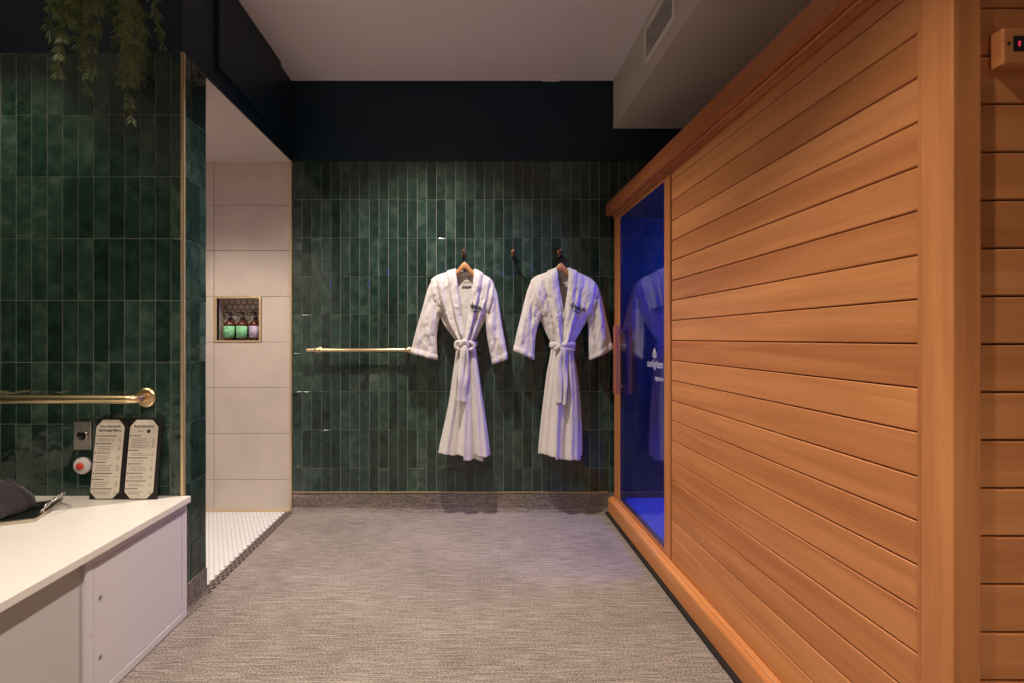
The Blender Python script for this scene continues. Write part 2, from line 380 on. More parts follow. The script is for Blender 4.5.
# shower floor: small white mosaic, real geometry
M_MOS = plain('white_mosaic', (0.78, 0.77, 0.74), 0.3)
M_MOSG = plain('mosaic_grout', (0.33, 0.31, 0.28), 0.9)
mb = MB().box(-2.35, -1.221, 2.02, 3.01, -.06, -.0012, 1)
q = .026; r = 0; y = 2.03
while y < 3.0:
    x = -1.2235 - (q / 2 if r % 2 else 0)
    while x > -2.1:
        hx = [(x - q / 2 + .0135 * math.cos(PI / 6 + k * PI / 3), y + .0135 * math.sin(PI / 6 + k * PI / 3)) for k in range(6)]
        mb.add([(a, b, -.0004) for a, b in hx], [tuple(range(6))], 0)
        x -= q
    y += q * .866; r += 1
struct(mb.build('floor_shower', [M_MOS, M_MOSG]))
# slotted drain along the threshold
mb = MB().box(-1.221, -1.165, 2.027, 2.99, -.03, -.004, 1)
for x0, x1 in ((-1.221, -1.216), (-1.201, -1.198), (-1.1865, -1.1835), (-1.170, -1.165)): mb.box(x0, x1, 2.027, 2.99, -.004, .001)
mb.box(-1.205, -1.203, 2.027, 2.99, -.004, .001)
for k, (x0, x1) in enumerate(((-1.216, -1.201), (-1.198, -1.1865), (-1.1835, -1.170))):
    y = 2.03 + k * .013
    while y < 2.985: mb.box(x0, x1, y, y + .011, -.004, .001); y += .038
tag(mb.build('drain_grate', [plain('drain_bronze', (0.34, 0.27, 0.24), 0.45, 0.6), M_BLACK]), 'narrow bronze slotted drain grate along the shower threshold', 'drain')

# amber pump bottles in the niche
M_AMBER = plain('amber_plastic', (0.07, 0.016, 0.006), 0.15, coat=.5)
M_PUMP = plain('black_pump', (0.01, 0.01, 0.01), 0.35)
def bottle(x, col, label, txt):
    t = thing('pump_bottle', (x, 3.048, NZ0 + .0005), label, 'bottle', 'pump bottles in the shower niche')
    R = .0385
    MB().lathe([(0.001, 0), (R - .003, 0), (R, .004), (R, .105), (R - .004, .117), (R - .016, .128), (.014, .133), (.014, .142), (.001, .142)], (0, 0, 0)).build('bottle_body', M_AMBER, t, smooth=True)
    a0, a1 = -PI / 2 - 1.25, -PI / 2 + 1.25
    lm = plain('label_paper', col, .6)
    lb = MB().grid(lambda u, v: ((R + .0007) * math.cos(a0 + (a1 - a0) * u), (R + .0007) * math.sin(a0 + (a1 - a0) * u), .018 + .077 * v), 24, 2)
    for (z, wd) in txt:
        n = 8
        lb.grid(lambda u, v: ((R + .0014) * math.sin((u - .5) * wd * 2 - .15), -(R + .0014) * math.cos((u - .5) * wd * 2 - .15), z + .0035 * v), n, 1, 1)
    lb.build('label', [lm, plain('label_print', tuple(c * .35 for c in col), .6)], t, smooth=True, solid=.0004)
    c = MB().lathe([(.001, .142), (.016, .142), (.016, .156), (.009, .160), (.006, .162), (.006, .180), (.001, .180)], (0, 0, 0), n=20)
    c.lathe([(.001, .178), (.012, .178), (.013, .186), (.010, .192), (.001, .193)], (0, 0, 0), n=20)
    c.tube([(0, 0, .187), (-.012, -.02, .188), (-.020, -.034, .184), (-.021, -.036, .180)], [.006, .005, .0042, .004], 10)
    c.build('pump', M_PUMP, t, smooth=True)
bottle(-1.617, (.22, .60, .30), 'amber pump bottle with green label, leftmost in the shower niche', [(.080, .35), (.052, .5), (.040, .45)])
bottle(-1.533, (.22, .60, .30), 'amber pump bottle with green label, between the other two bottles in the niche', [(.080, .35), (.052, .45), (.040, .4)])
bottle(-1.447, (.52, .45, .62), 'amber pump bottle with lavender label in the shower niche', [(.080, .35), (.052, .4), (.040, .4)])

# ------------------------------------------------------------------ ceiling items
def fixture(x, y, z, label):
    t = thing('downlight', (x, y, z), label, 'ceiling light', 'recessed downlights')
    MB().lathe([(.035, -.002), (.035, -.006), (.047, -.006), (.050, -.001), (.050, 0), (.035, 0)], (0, 0, 0)).build('trim_ring', M_CEIL, t, smooth=True)
    MB().lathe([(.001, -.001), (.034, -.001), (.034, -.003), (.001, -.003)], (0, 0, 0)).build('lens', emis('downlight_lens', (1, .86, .7), 12), t)
for k, (x, y, p, cone, cz, c) in enumerate(DOWN):
    fixture(x, y, cz if cz > 2.4 else cz - .006, ['small round recessed downlight in front of the robes', 'small round recessed downlight in mid room', 'small round recessed downlight over the bench', 'unseen downlight added as fill behind the camera', 'unseen downlight added as fill in front of the sauna control side', 'small round recessed downlight inside the shower'][k])
tag(MB().box(.461, .58, 2.928, 3.0, CEIL - .012, CEIL - .0005).build('ceiling_sensor_plate', plain('beige_plate', (.88, .82, .80), .5), bevel=.004),
    'small beige rectangular plate on the ceiling at the back wall', 'sensor')
vt = thing('air_vent', (.937, 2.26, 2.607), 'white louvred air vent on the side of the ceiling bulkhead', 'vent')
VY0, VY1, VZ0, VZ1 = -.18, .184, 0, .198
M_VENT = plain('vent_white', (.80, .76, .70), .5)
mb = MB()
for (a, b, c, d) in ((VY0, VY1, VZ0, VZ0 + .024), (VY0, VY1, VZ1 - .024, VZ1), (VY0, VY0 + .024, VZ0 + .024, VZ1 - .024), (VY1 - .024, VY1, VZ0 + .024, VZ1 - .024)):
    mb.box(-.012, -.0005, a, b, c, d)
mb.build('vent_frame', M_VENT, vt, bevel=.003)
MB().box(-.002, -.0006, VY0 + .024, VY1 - .024, VZ0 + .024, VZ1 - .024).build('backing', plain('vent_backing', (.22, .21, .19), .7), vt)
mb = MB(); z = VZ0 + .031
while z < VZ1 - .028:
    mb.add([(-.010, VY0 + .023, z), (-.0025, VY0 + .023, z + .006), (-.0025, VY1 - .023, z + .006), (-.010, VY1 - .023, z),
            (-.010, VY0 + .023, z + .004), (-.0025, VY0 + .023, z + .0100), (-.0025, VY1 - .023, z + .0100), (-.010, VY1 - .023, z + .004)],
           [(0, 1, 2, 3), (4, 7, 6, 5), (0, 3, 7, 4), (1, 5, 6, 2), (0, 4, 5, 1), (3, 2, 6, 7)])
    z += .0160
for k in range(1, 9):
    y = VY0 + .024 + k * (VY1 - VY0 - .048) / 9; mb.box(-.0085, -.007, y - .001, y + .001, VZ0 + .024, VZ1 - .024)
mb.build('louvres', M_VENT, vt)

# ------------------------------------------------------------------ sauna
SX = .909; SY0 = .859; SY1 = 2.95; SR = 2.36
sa = thing('sauna_cabin', (SX, SY0, 0), 'cedar infrared sauna cabin with plank walls, glass door and blue light inside', 'sauna')
def sb(mb, name, m, parent=sa, **k):
    o = mb.build(name, m, None, **k)
    o.parent = parent
    o.matrix_parent_inverse = Matrix.Translation(-Vector(sa.location)) if parent is sa else Matrix.Identity(4)
    return o
def sub(mb, name, m, parent, **k):
    # sub-part: parent already sits in world coordinates
    o = mb.build(name, m, None, **k); o.parent = parent; return o
PW = .0925
joints = [1.131 + PW * k for k in range(-11, 9)]      # .1135 .. 1.871
joints = [z for z in joints if z > .12]
zs = [.108] + joints + [1.916]
# long plank wall facing the room
mb = MB().box(.936, .975, .915, 2.118, .10, 1.93, 1)
for a, b in zip(zs[:-1], zs[1:]):
    c = MB(); g = .0016; x0, x1 = .9298, .940; e = .0022
    v = [(x1, y, z) for y in (.9195, 2.112) for z in (a + g, b - g)] + [(x0 + e, y, z) for y in (.9195, 2.112) for z in (a + g, b - g)] + [(x0, y, z) for y in (.9195, 2.112) for z in (a + g + e, b - g - e)]
    mb.add(v, [(0, 1, 3, 2), (0, 4, 5, 1), (2, 3, 7, 6), (0, 2, 6, 4), (1, 5, 7, 3), (4, 8, 9, 5), (6, 7, 11, 10), (4, 6, 10, 8), (5, 9, 11, 7), (8, 10, 11, 9)])
sb(mb, 'side_plank_wall', [M_WY, M_GAP])
# short plank wall facing the camera
mb = MB().box(.962, SR - .05, .882, .92, .10, 1.93, 1)
for a, b in zip(zs[:-1], zs[1:]):
    g = .0018; y0, y1 = .8745, .885; e = .0022; X = (.9655, SR - .06)
    v = [(x, y1, z) for x in X for z in (a + g, b - g)] + [(x, y0 + e, z) for x in X for z in (a + g, b - g)] + [(x, y0, z) for x in X for z in (a + g + e, b - g - e)]
    mb.add(v, [(0, 1, 3, 2), (0, 4, 5, 1), (2, 3, 7, 6), (0, 2, 6, 4), (1, 5, 7, 3), (4, 8, 9, 5), (6, 7, 11, 10), (4, 6, 10, 8), (5, 9, 11, 7), (8, 10, 11, 9)])
sb(mb, 'front_plank_wall', [M_WX, M_GAP])
sb(MB().box(SX, .9635, SY0, .921, .10, 1.94), 'corner_post', M_WZ, bevel=.003, seg=3)
sb(MB().box(.922, .936, .9212, .9415, .108, 1.93), 'corner_bead', M_WZ, bevel=.0015)
sb(MB().box(SR - .06, SR, SY0, .915, .10, 1.94), 'corner_post', M_WZ, bevel=.003)
# plinth: board with a stepped ledge
pr = [(.890, .012), (.890, .094), (.894, .101), (.908, .102), (.910, .108), (.916, .112), (.9215, .112), (.9215, .108), (.96, .108), (.96, .012)]
sb(MB().loft([[(x, y, z) for x, z in pr] for y in (SY0 - .028, SY1 + .02)]), 'plinth', M_WY)
sb(MB().box(.96, SR, SY0 - .028, SY0 + .03, .012, .102).box(.96, SR, SY1 - .03, SY1 + .02, .012, .102).box(SR - .03, SR, SY0 + .03, SY1 - .03, .012, .102), 'plinth', M_WX, bevel=.003)
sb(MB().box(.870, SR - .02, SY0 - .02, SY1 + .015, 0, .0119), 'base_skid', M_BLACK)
# roof fascia and stepped moulding
pr = [(.880, 1.939), (.880, 2.013), (.886, 2.021), (.93, 2.021), (.93, 1.950), (.902, 1.950), (.902, 1.939)]
sb(MB().loft([[(x, y, z) for x, z in pr] for y in (SY0 - .03, SY1 + .03)]), 'roof_fascia', M_WRED)
pr = [(.9025, 1.951), (.9085, 1.951), (.9085, 1.943), (.9085, 1.936), (.9125, 1.932), (.918, 1.932), (.918, 1.926), (.921, 1.916), (.9295, 1.916), (.96, 1.916), (.96, 1.951)]
sb(MB().loft([[(x, y, z) for x, z in pr] for y in (SY0 + .005, SY1)]), 'roof_moulding', M_WRED)
sb(MB().box(.93, SR + .03, SY0 - .03, SY0 + .02, 1.951, 2.021), 'roof_fascia', M_WX, bevel=.003)
sb(MB().box(.93, SR + .02, SY0 + .02, SY1 + .03, 1.952, 1.99), 'roof', M_WY)
# glazed end: posts and rails around the glass door
sb(MB().box(.9255, .965, 2.842, SY1, .108, 1.916), 'door_post', M_WZ, bevel=.003)
sb(MB().box(.9255, .965, 2.122, 2.188, .108, 1.916), 'door_post', M_WZ, bevel=.003)
sb(MB().box(.9265, .962, 2.188, 2.842, .108, .128), 'door_rail', M_WY, bevel=.002)
sb(MB().box(.9265, .962, 2.188, 2.842, 1.896, 1.916), 'door_rail', M_WY, bevel=.002)
# inside: floor, back, ends, ceiling, bench
sb(MB().box(.962, SR - .02, .92, SY1 - .03, .10, .118), 'sauna_floor', plain('sauna_floor_mat', (.60, .66, .72), .45))
sb(MB().box(.965, SR - .02, SY1 - .03, SY1, .10, 1.94), 'end_wall', M_WX)
sb(MB().box(SR - .03, SR, .915, SY1, .10, 1.94), 'rear_wall', M_WY)
sb(MB().box(.965, SR, .92, SY1, 1.915, 1.945), 'sauna_ceiling', M_WY)
mb = MB()
for k in range(5): mb.box(1.80 + k * .105, 1.80 + k * .105 + .095, .94, SY1 - .035, .53, .555)
mb.box(1.80, 1.82, .94, SY1 - .035, .118, .53)
sb(mb, 'sauna_bench', M_WY)
sb(MB().box(1.90, 2.06, 2.05, 2.65, 1.815, 1.85).box(1.95, 2.0, 2.3, 2.4, 1.85, 1.915), 'light_housing', M_BLACK)
# glass door with handle and lettering
door = sb(MB().box(.9275, .9345, 2.190, 2.840, .129, 1.895), 'glass_door', M_GLASS)
M_HWOOD = wood('handle_wood', 2, (0.30, .085, .035), (.50, .19, .09))
h = MB()
for x in (.889, 1.0): h.box(x - .014, x + .014, 2.775, 2.815, .800, 1.222)
for z in (.845, 1.178): h.box(.903, .9275, 2.788, 2.802, z - .012, z + .012).box(.9345, .986, 2.788, 2.802, z - .012, z + .012)
sub(h, 'handle', M_HWOOD, door, bevel=.006, seg=3)
M_ETCH = plain('frosted_white_vinyl', (.62, .62, .72), .6)
lt = MB()
def on_glass(vf, y, z): # text x runs towards the room's front (-Y)
    vv, ff = vf; lt.add([(.9272 - p[2], y - p[0] * .84, z + p[1]) for p in vv], ff)
on_glass(text_mesh('sunlighten', .058, M_ETCH, .0003, 'LEFT'), 2.400, .994)
sub(lt, 'lettering', M_ETCH, door); lt = MB()
on_glass(text_mesh('signature', .034, M_ETCH, .0003, 'LEFT'), 2.300, .932)
sub(lt, 'lettering', M_ETCH, door); lt = MB()
def leaf(cx, cz, w_, h_):
    n = 16; v = []
    for k in range(n):
        a = 2 * PI * k / n; rr = math.cos(a); v.append((.9270, cx + w_ * math.sin(a) * (1 - .35 * rr), cz + h_ * rr))
    lt.add(v, [tuple(range(n))])
leaf(2.305, 1.068, .015, .025); leaf(2.319, 1.060, .011, .017); leaf(2.291, 1.060, .011, .017)
lt.box(.9268, .9273, 2.303, 2.307, 1.030, 1.046)
sub(lt, 'leaf_emblem', M_ETCH, door)
# control panel on the front wall
pr_ = [(.990, .8745), (.990, .866), (1.0, .852), (1.18, .852), (1.18, .8745)]
cp = sb(MB().box(.994, 1.17, .8505, .8744, 1.654, 1.724), 'control_panel', M_WX, bevel=.004, seg=3)
sub(MB().box(1.0125, 1.15, .8495, .852, 1.679, 1.708), 'display', plain('display_black', (.01, .014, .014), .15), cp, bevel=.0008)
sub(MB().lathe([(.0008, .8496), (.003, .8496), (.003, .852), (.0008, .852)], (1.0045, 0, 1.6935), 'y', 16), 'sensor_hole', M_BLACK, cp)
vv, ff = text_mesh('8', .014, M_ETCH, .0002, 'LEFT')
sub(MB().add([(1.0205 + p[0] * .7, .8493 - p[2], 1.688 + p[1]) for p in vv], ff), 'digits', emis('red_led', (.75, .03, .10), 1.2), cp)

# ------------------------------------------------------------------ bench along the left wall
bb = thing('bench', (-1.17, 1.37, 0), 'white panelled built-in bench with a cream stone top along the left wall', 'bench')
def bx(mb, name, m, parent=bb, **k):
    o = mb.build(name, m, None, **k); o.parent = parent
    if parent is bb: o.matrix_parent_inverse = Matrix.Translation(-Vector(bb.location))
    return o
bx(MB().box(-2.6, -1.178, -1.2, 1.8645, .0, .4698), 'carcass', M_CAB2)
bx(MB().box(-2.6, -1.150, -1.2, 1.8655, .470, .497), 'bench_top', M_COUNTER, bevel=.003)
pf = MB()
Y0, Y1, Z0, Z1 = 1.376, 1.8645, .004, .4695
for (a, b, c, d) in ((Y0, Y1, Z0, Z0 + .028), (Y0, Y1, Z1 - .026, Z1), (Y0, Y0 + .028, Z0 + .028, Z1 - .026), (Y1 - .028, Y1, Z0 + .028, Z1 - .026)):
    pf.box(-1.178, -1.166, a, b, c, d)
bx(pf, 'panel_frame', M_CAB, bevel=.0012)
ad = bx(MB().box(-1.178, -1.1675, Y0 + .030, Y1 - .030, Z0 + .030, Z1 - .028), 'access_door', M_CAB, bevel=.0015)
for z in (.328, .141):
    c = MB().lathe([(.0008, -1.1676), (.0055, -1.1676), (.0055, -1.165), (.0008, -1.1645)], (0, 1.430, z), 'x', 16)
    o = c.build('lock', M_STEEL); o.parent = ad
c = MB().lathe([(.0008, -1.1662), (.003, -1.1662), (.003, -1.1645), (.0008, -1.164)], (0, 1.392, .235), 'x', 12)
bx(c, 'screw', M_TRIM)

# ------------------------------------------------------------------ grab bar and wall devices on the green wall
gb = thing('grab_bar', (-1.33, 1.865, .90), 'thick brass grab bar with round flange on the green tiled wall', 'grab bar')
MB().lathe([(.001, -.0015), (.040, -.0015), (.040, -.008), (.034, -.013), (.001, -.014)], (0, 0, 0), 'y', 40).build('flange', M_BRASS, gb, smooth=False, bevel=.001)
pts = [(0, -.012, 0), (0, -.03, 0)] + [(-.035 * (1 - math.cos(a)), -.03 - .035 * math.sin(a), 0) for a in [PI / 2 * k / 10 for k in range(1, 11)]] + [(-.2, -.065, 0), (-1.0, -.065, 0), (-1.0, -.010, 0)]
MB().tube(pts, .0165, 20).build('bar', M_BRASS, gb, smooth=True)
sp = thing('switch_plate', (-1.588, 1.8655, .745), 'brushed steel key switch plate beside the menu boards', 'switch')
MB().box(-.036, .036, -.009, -.0005, -.058, .058).build('plate', M_STEEL, sp, bevel=.002)
MB().lathe([(.008, -.009), (.022, -.009), (.022, -.014), (.018, -.016), (.014, -.012), (.008, -.011)], (.003, 0, .0), 'y', 28).build('lock_ring', M_STEEL, sp, smooth=True)
MB().lathe([(.001, -.009), (.010, -.009), (.010, -.018), (.001, -.018)], (-.006, 0, .004), 'y', 16).box(-.0015 + .008, .0015 + .008, -.016, -.010, -.012, .012).build('key_barrel', M_DARKMET, sp)
eb = thing('call_button', (-1.588, 1.8655, .622), 'round white call button with a red centre on the tiles', 'button')
MB().lathe([(.001, -.001), (.034, -.001), (.035, -.010), (.032, -.015), (.024, -.018), (.001, -.018)], (0, 0, 0), 'y', 40).build('housing', plain('white_plastic', (.75, .70, .68), .35), eb, smooth=True)
MB().lathe([(.001, -.0175), (.015, -.0175), (.0145, -.022), (.010, -.025), (.001, -.0255)], (-.001, 0, 0), 'y', 32).build('red_centre', plain('red_plastic', (.75, .06, .03), .3), eb, smooth=True)

# ------------------------------------------------------------------ menu boards
M_MB = plain('black_leatherette', (.010, .009, .009), .45)
M_PAPER = plain('menu_paper', (.74, .67, .56), .7)
M_PRINT = plain('menu_print', (.05, .04, .035), .8)
def menu(px, title, label, emblem):
    W, H = .122, .318
    t = thing('menu_board', (px, 1.818, .4975), label, 'menu', 'menu boards on the bench')
    t.rotation_euler = (-math.atan2(.038, H), 0, 0)
    MB().box(-W / 2, W / 2 + .012, 0, .006, 0, H).build('board', M_MB, t, bevel=.0015)
    w_, h_, c = W / 2 - .004, H - .008, .024
    def sh(cz): # chamfered paper outline
        return [(-w_ + c, 0), (w_ - c, 0), (w_, c * 1.1), (w_, h_ - c * 1.2), (w_ - c, h_), (-w_ + c, h_), (-w_, h_ - c * 1.2), (-w_, c * 1.1)]
    o = [(x, -.0016, z + .004) for x, z in sh(0)]; o2 = [(x, -.0001, z + .004) for x, z in sh(0)]
    pp = MB().loft([o, o2])
    tx = MB()
    def put(s, size, z, x=0, al='CENTER', bold=0):
        vv, ff = text_mesh(s, size, M_PRINT, .0001, al, bold); tx.add([(x + p[0], -.0019 - p[2], z + p[1]) for p in vv], ff)
    rr = random.Random(hash(title) % 97 if False else len(title))
    z = h_ - .026
    for ln in title: put(ln, .0145, z, bold=.0003); z -= .0165
    if emblem:
        put('MENU', .008, z - .002, -.012)
        tx.lathe([(.0055, -.0019), (.0075, -.0019), (.0075, -.0022), (.0055, -.0022)], (.020, 0, z + .001), 'y', 20); 
        tx.lathe([(.0005, -.0019), (.0035, -.0019), (.0035, -.0022), (.0005, -.0022)], (.020, 0, z + .001), 'y', 12); z -= .020
    else: z -= .004
    for s in range(7):
        tx.box(-w_ + .004, -w_ + .009, -.0021, -.0018, z, z + .005)
        wd = rr.uniform(.03, .075); tx.box(-w_ + .012, -w_ + .012 + wd, -.0021, -.0018, z + .001, z + .0038); z -= .0105
        for l in range([2, 3, 3, 4, 1, 3, 2][s] if not emblem else [6, 2, 1, 3, 2, 2, 2][s]):
            x = -w_ + .012
            while x < w_ - .030 - rr.random() * .03:
                e = x + rr.uniform(.005, .014); tx.box(x, e, -.0020, -.0018, z, z + .0015); x = e + .002
            tx.box(w_ - .020, w_ - .009, -.0020, -.0018, z, z + .0016); z -= .0068
        z -= .006
        if z < .03: break
    put('o', .008, .016)
    pp.add(tx.v, tx.f, 1); pp.build('paper', [M_PAPER, M_PRINT], t)
menu(-1.468, ['Non-Alcoholic', 'Beverage Menu'], 'tall black menu board headed Beverage Menu, next to the steel switch plate', False)
menu(-1.331, ['Refreshments'], 'tall black menu board with a round emblem, nearer the brass corner trim', True)

# ------------------------------------------------------------------ mirrored tray with folded dark cloth
tr = thing('serving_tray', (-1.535, 1.60, .4975), 'black mirrored serving tray with a silver rim and twisted handle on the bench', 'tray')
tr.rotation_euler = (0, 0, math.radians(22))
TW, TD = .42, .20
MB().box(-TW, 0, 0, TD, 0, .006).build('tray_base', plain('black_mirror', (.012, .014, .013), .06), tr)
mb = MB()
for (a, b, c, d) in ((-TW, 0, -.004, .004), (-TW, 0, TD - .004, TD + .004), (-.004, .004, 0, TD), (-TW - .004, -TW + .004, 0, TD)): mb.box(a, b, c, d, 0, .013)
mb.build('rim', plain('champagne_metal', (.62, .55, .44), .3, 1.0), tr, bevel=.002)
mb = MB()
for ph in (0, PI):
    pts = []
    for k in range(61):
        u = k / 60; a = u * 22 + ph; b = math.sin(PI * u)
        pts.append((.006 + .030 * b + .0045 * math.cos(a), .030 + .15 * u, .020 + .040 * b ** .6 + .0045 * math.sin(a)))
    mb.tube(pts, .0032, 8)
mb.build('handle', M_STEEL, tr, smooth=True)
M_DK = cloth_mat('charcoal_cloth', (.042, .033, .036))
tc_ = thing('folded_cloth', (-1.755, 1.635, .5045), 'dark charcoal folded cloth draped on the mirrored tray', 'cloth')
def dk(u, v, lay=0):
    a = (u - .5) * 2; x = a * .115; y = -.075 + .15 * v
    hgt = .112 * max(0, 1 - abs(a) ** 2.6) ** .75 * (1 - .25 * (2 * v - 1) ** 2) * (1 - .18 * lay)
    n = noise.fractal(Vector((x * 16, y * 16 + lay * 3, 2.0)), .8, 2, 4)
    hgt = hgt * .86 + .016 * sstep(.40, .46, v + .25 * x) * max(0, 1 - abs(a) ** 3) + .010 * max(0, math.sin(x * 48 + y * 12)) ** 2 * max(0, 1 - a * a)
    return (x * (1 + .12 * lay) + .006 * n + y * .15, y * (1 - .05 * lay) - .01 * lay, max(.003, hgt + .016 * n + .004 * math.sin(y * 90 + x * 30)) + .002)
MB().grid(lambda u, v: dk(u, v), 40, 26).build('top_fold', M_DK, tc_, smooth=True, solid=.006)
def fold2(u, v):
    a = PI * (u - .5); x = .102 * math.sin(a) + .012; z = .092 * math.cos(a) ** .8 if abs(u - .5) < .499 else 0
    n = noise.fractal(Vector((x * 22, v * 4, 5.0)), .8, 2, 3)
    return (x * 1.05 + .022 + .004 * n, -.104 - .012 * math.sin(v * PI) + .05 * v * 0 - .014 * (1 - v), max(.003, z * (.35 + .65 * v) + .006 * n + .002))
MB().grid(fold2, 36, 10).build('front_fold', M_DK, tc_, smooth=True, solid=.004)

# ------------------------------------------------------------------ hanging fern
fn = thing('hanging_fern', (-1.30, 1.60, 2.40), 'trailing green fern hanging from the ceiling in front of the green tiles', 'plant')
MB().lathe([(.001, .0), (.075, 0), (.095, .13), (.098, .14), (.088, .14), (.085, .12), (.001, .12)], (0, 0, 0)).build('pot', M_BLACK, fn, smooth=True)
MB().tube([(0, 0, .12), (0, 0, CEIL - 2.42 - .001)], .004, 8).tube([(-.09, 0, .138), (0, 0, .30)], .002, 6).tube([(.09, 0, .138), (0, 0, .30)], .002, 6).build('hanger_rod', M_BLACK, fn)
mb = MB(); rg = random.Random(21)
def frond(az, reach, drop, n=26, sc=1.0, top=.13, sway=0):
    pts = []
    for k in range(n + 1):
        u = k / n; r = reach * (1 - (1 - min(1, u * 1.6)) ** 2); z = top + .03 * math.sin(PI * min(1, u * 2.2)) - drop * u ** 1.35
        pts.append(Vector((math.cos(az + sway * u) * r + .012 * math.sin(u * 7 + az * 3), math.sin(az + sway * u) * r * .8 + .012 * math.cos(u * 6 + az), z)))
    mb.tube(pts, [.0016 * sc * (1.3 - k / n) for k in range(n + 1)], 5, 0)
    for k in range(3, n + 1):
        for sd in (-1, 1):
            for sp in range(2):
                d = (pts[k] - pts[k - 1]).normalized(); side = d.cross(Vector((math.sin(az * 3 + k), math.cos(az * 3 + k), .3))).normalized() * sd
                ln = (.046 if sp == 0 else .034) * sc * (1.15 - .6 * k / n) * rg.uniform(.7, 1.25)
                b = pts[k - 1].lerp(pts[k], .5 * sp); q = (side * .85 + d * .65 + Vector((0, 0, -.15))).normalized()
                wv = q.cross(d.cross(side).normalized() if d.cross(side).length > .1 else Vector((0, 1, 0))).normalized() * .0030 * sc
                m_ = b + q * ln * .45; t_ = b + q * ln + Vector((0, 0, -.004))
                mb.add([b, m_ + wv, t_, m_ - wv, m_ + Vector((0, -.0006, 0))], [(0, 1, 4), (1, 2, 4), (2, 3, 4), (3, 0, 4)], 1)
for k in range(24):
    az = rg.uniform(0, 2 * PI); frond(az, rg.uniform(.05, .17), rg.choice([.28, .36, .42, .48]) * rg.uniform(.85, 1.1), 22, rg.uniform(.8, 1.15), sway=rg.uniform(-.5, .5))
frond(-.25, .12, .64, 34, 1.2); frond(-.1, .10, .50, 30, 1.1); frond(3.5, .11, .50, 30, 1.2); frond(3.0, .17, .44, 28, 1.1); frond(4.4, .06, .56, 30, 1.1)
frond(4.9, .08, .52, 30, 1.1); frond(2.9, .20, .38, 24, 1.0); frond(.1, .19, .36, 24, 1.0)
mb.build('fronds', [plain('fern_stem', (.10, .11, .04), .7), plain('fern_leaf', (.13, .19, .06), .6, var=.35, vscale=12)], fn)

# ------------------------------------------------------------------ towel bar and hooks on the back wall
tb = thing('towel_bar', (-1.0, BY, 1.064), 'slim brass towel bar on the back wall left of the robes', 'towel bar')
ty = -.052
MB().tube([(-.072, ty, 0), (.625, ty, 0)], .0105, 16).build('bar', M_BRASS, tb, smooth=True, bevel=.001)
for x in (-.003, .585):
    c = MB().tube([(x, ty + .008, 0), (x, -.006, 0)], .010, 14).lathe([(.001, -.0012), (.020, -.0012), (.020, -.007), (.001, -.008)], (x, 0, 0), 'y', 24)
    c.tube([(x - .018, ty, 0), (x + .018, ty, 0)], .0145, 18)
    c.build('post', M_BRASS, tb, smooth=True)
HY = 2.93; K = HY / F
def WX(px): return (px - VX) * K
def WZ(py): return CH + (VY - py) * K
def hook(px, label):
    x = (px - VX) * 2.99 / F; z = CH + (VY - 252) * 2.99 / F
    t = thing('robe_hook', (x, BY - .0005, z), label, 'hook', 'robe hooks on the back wall')
    MB().lathe([(.001, 0), (.0135, 0), (.0135, -.005), (.010, -.007), (.001, -.007)], (0, 0, 0), 'y', 24).box(-.010, .010, -.006, 0, -.034, .014).build('back_plate', M_COPPER, t, smooth=False, bevel=.001)
    MB().tube([(0, -.006, 0), (0, -.030, .0), (0, -.040, .004), (0, -.044, .014)], [.0075, .0075, .008, .009], 14).build('peg', M_COPPER, t, smooth=True)
    MB().tube([(0, -.005, -.024), (0, -.030, -.034), (0, -.058, -.040), (0, -.078, -.034), (0, -.084, -.022)], [.006, .006, .006, .006, .0065], 12).build('prong', M_DARKMET, t, smooth=True)
    return t
hook(463.5, 'copper hook carrying the left robe')
hook(513.5, 'empty copper hook between the two robes')
hook(560, 'copper hook carrying the right robe')

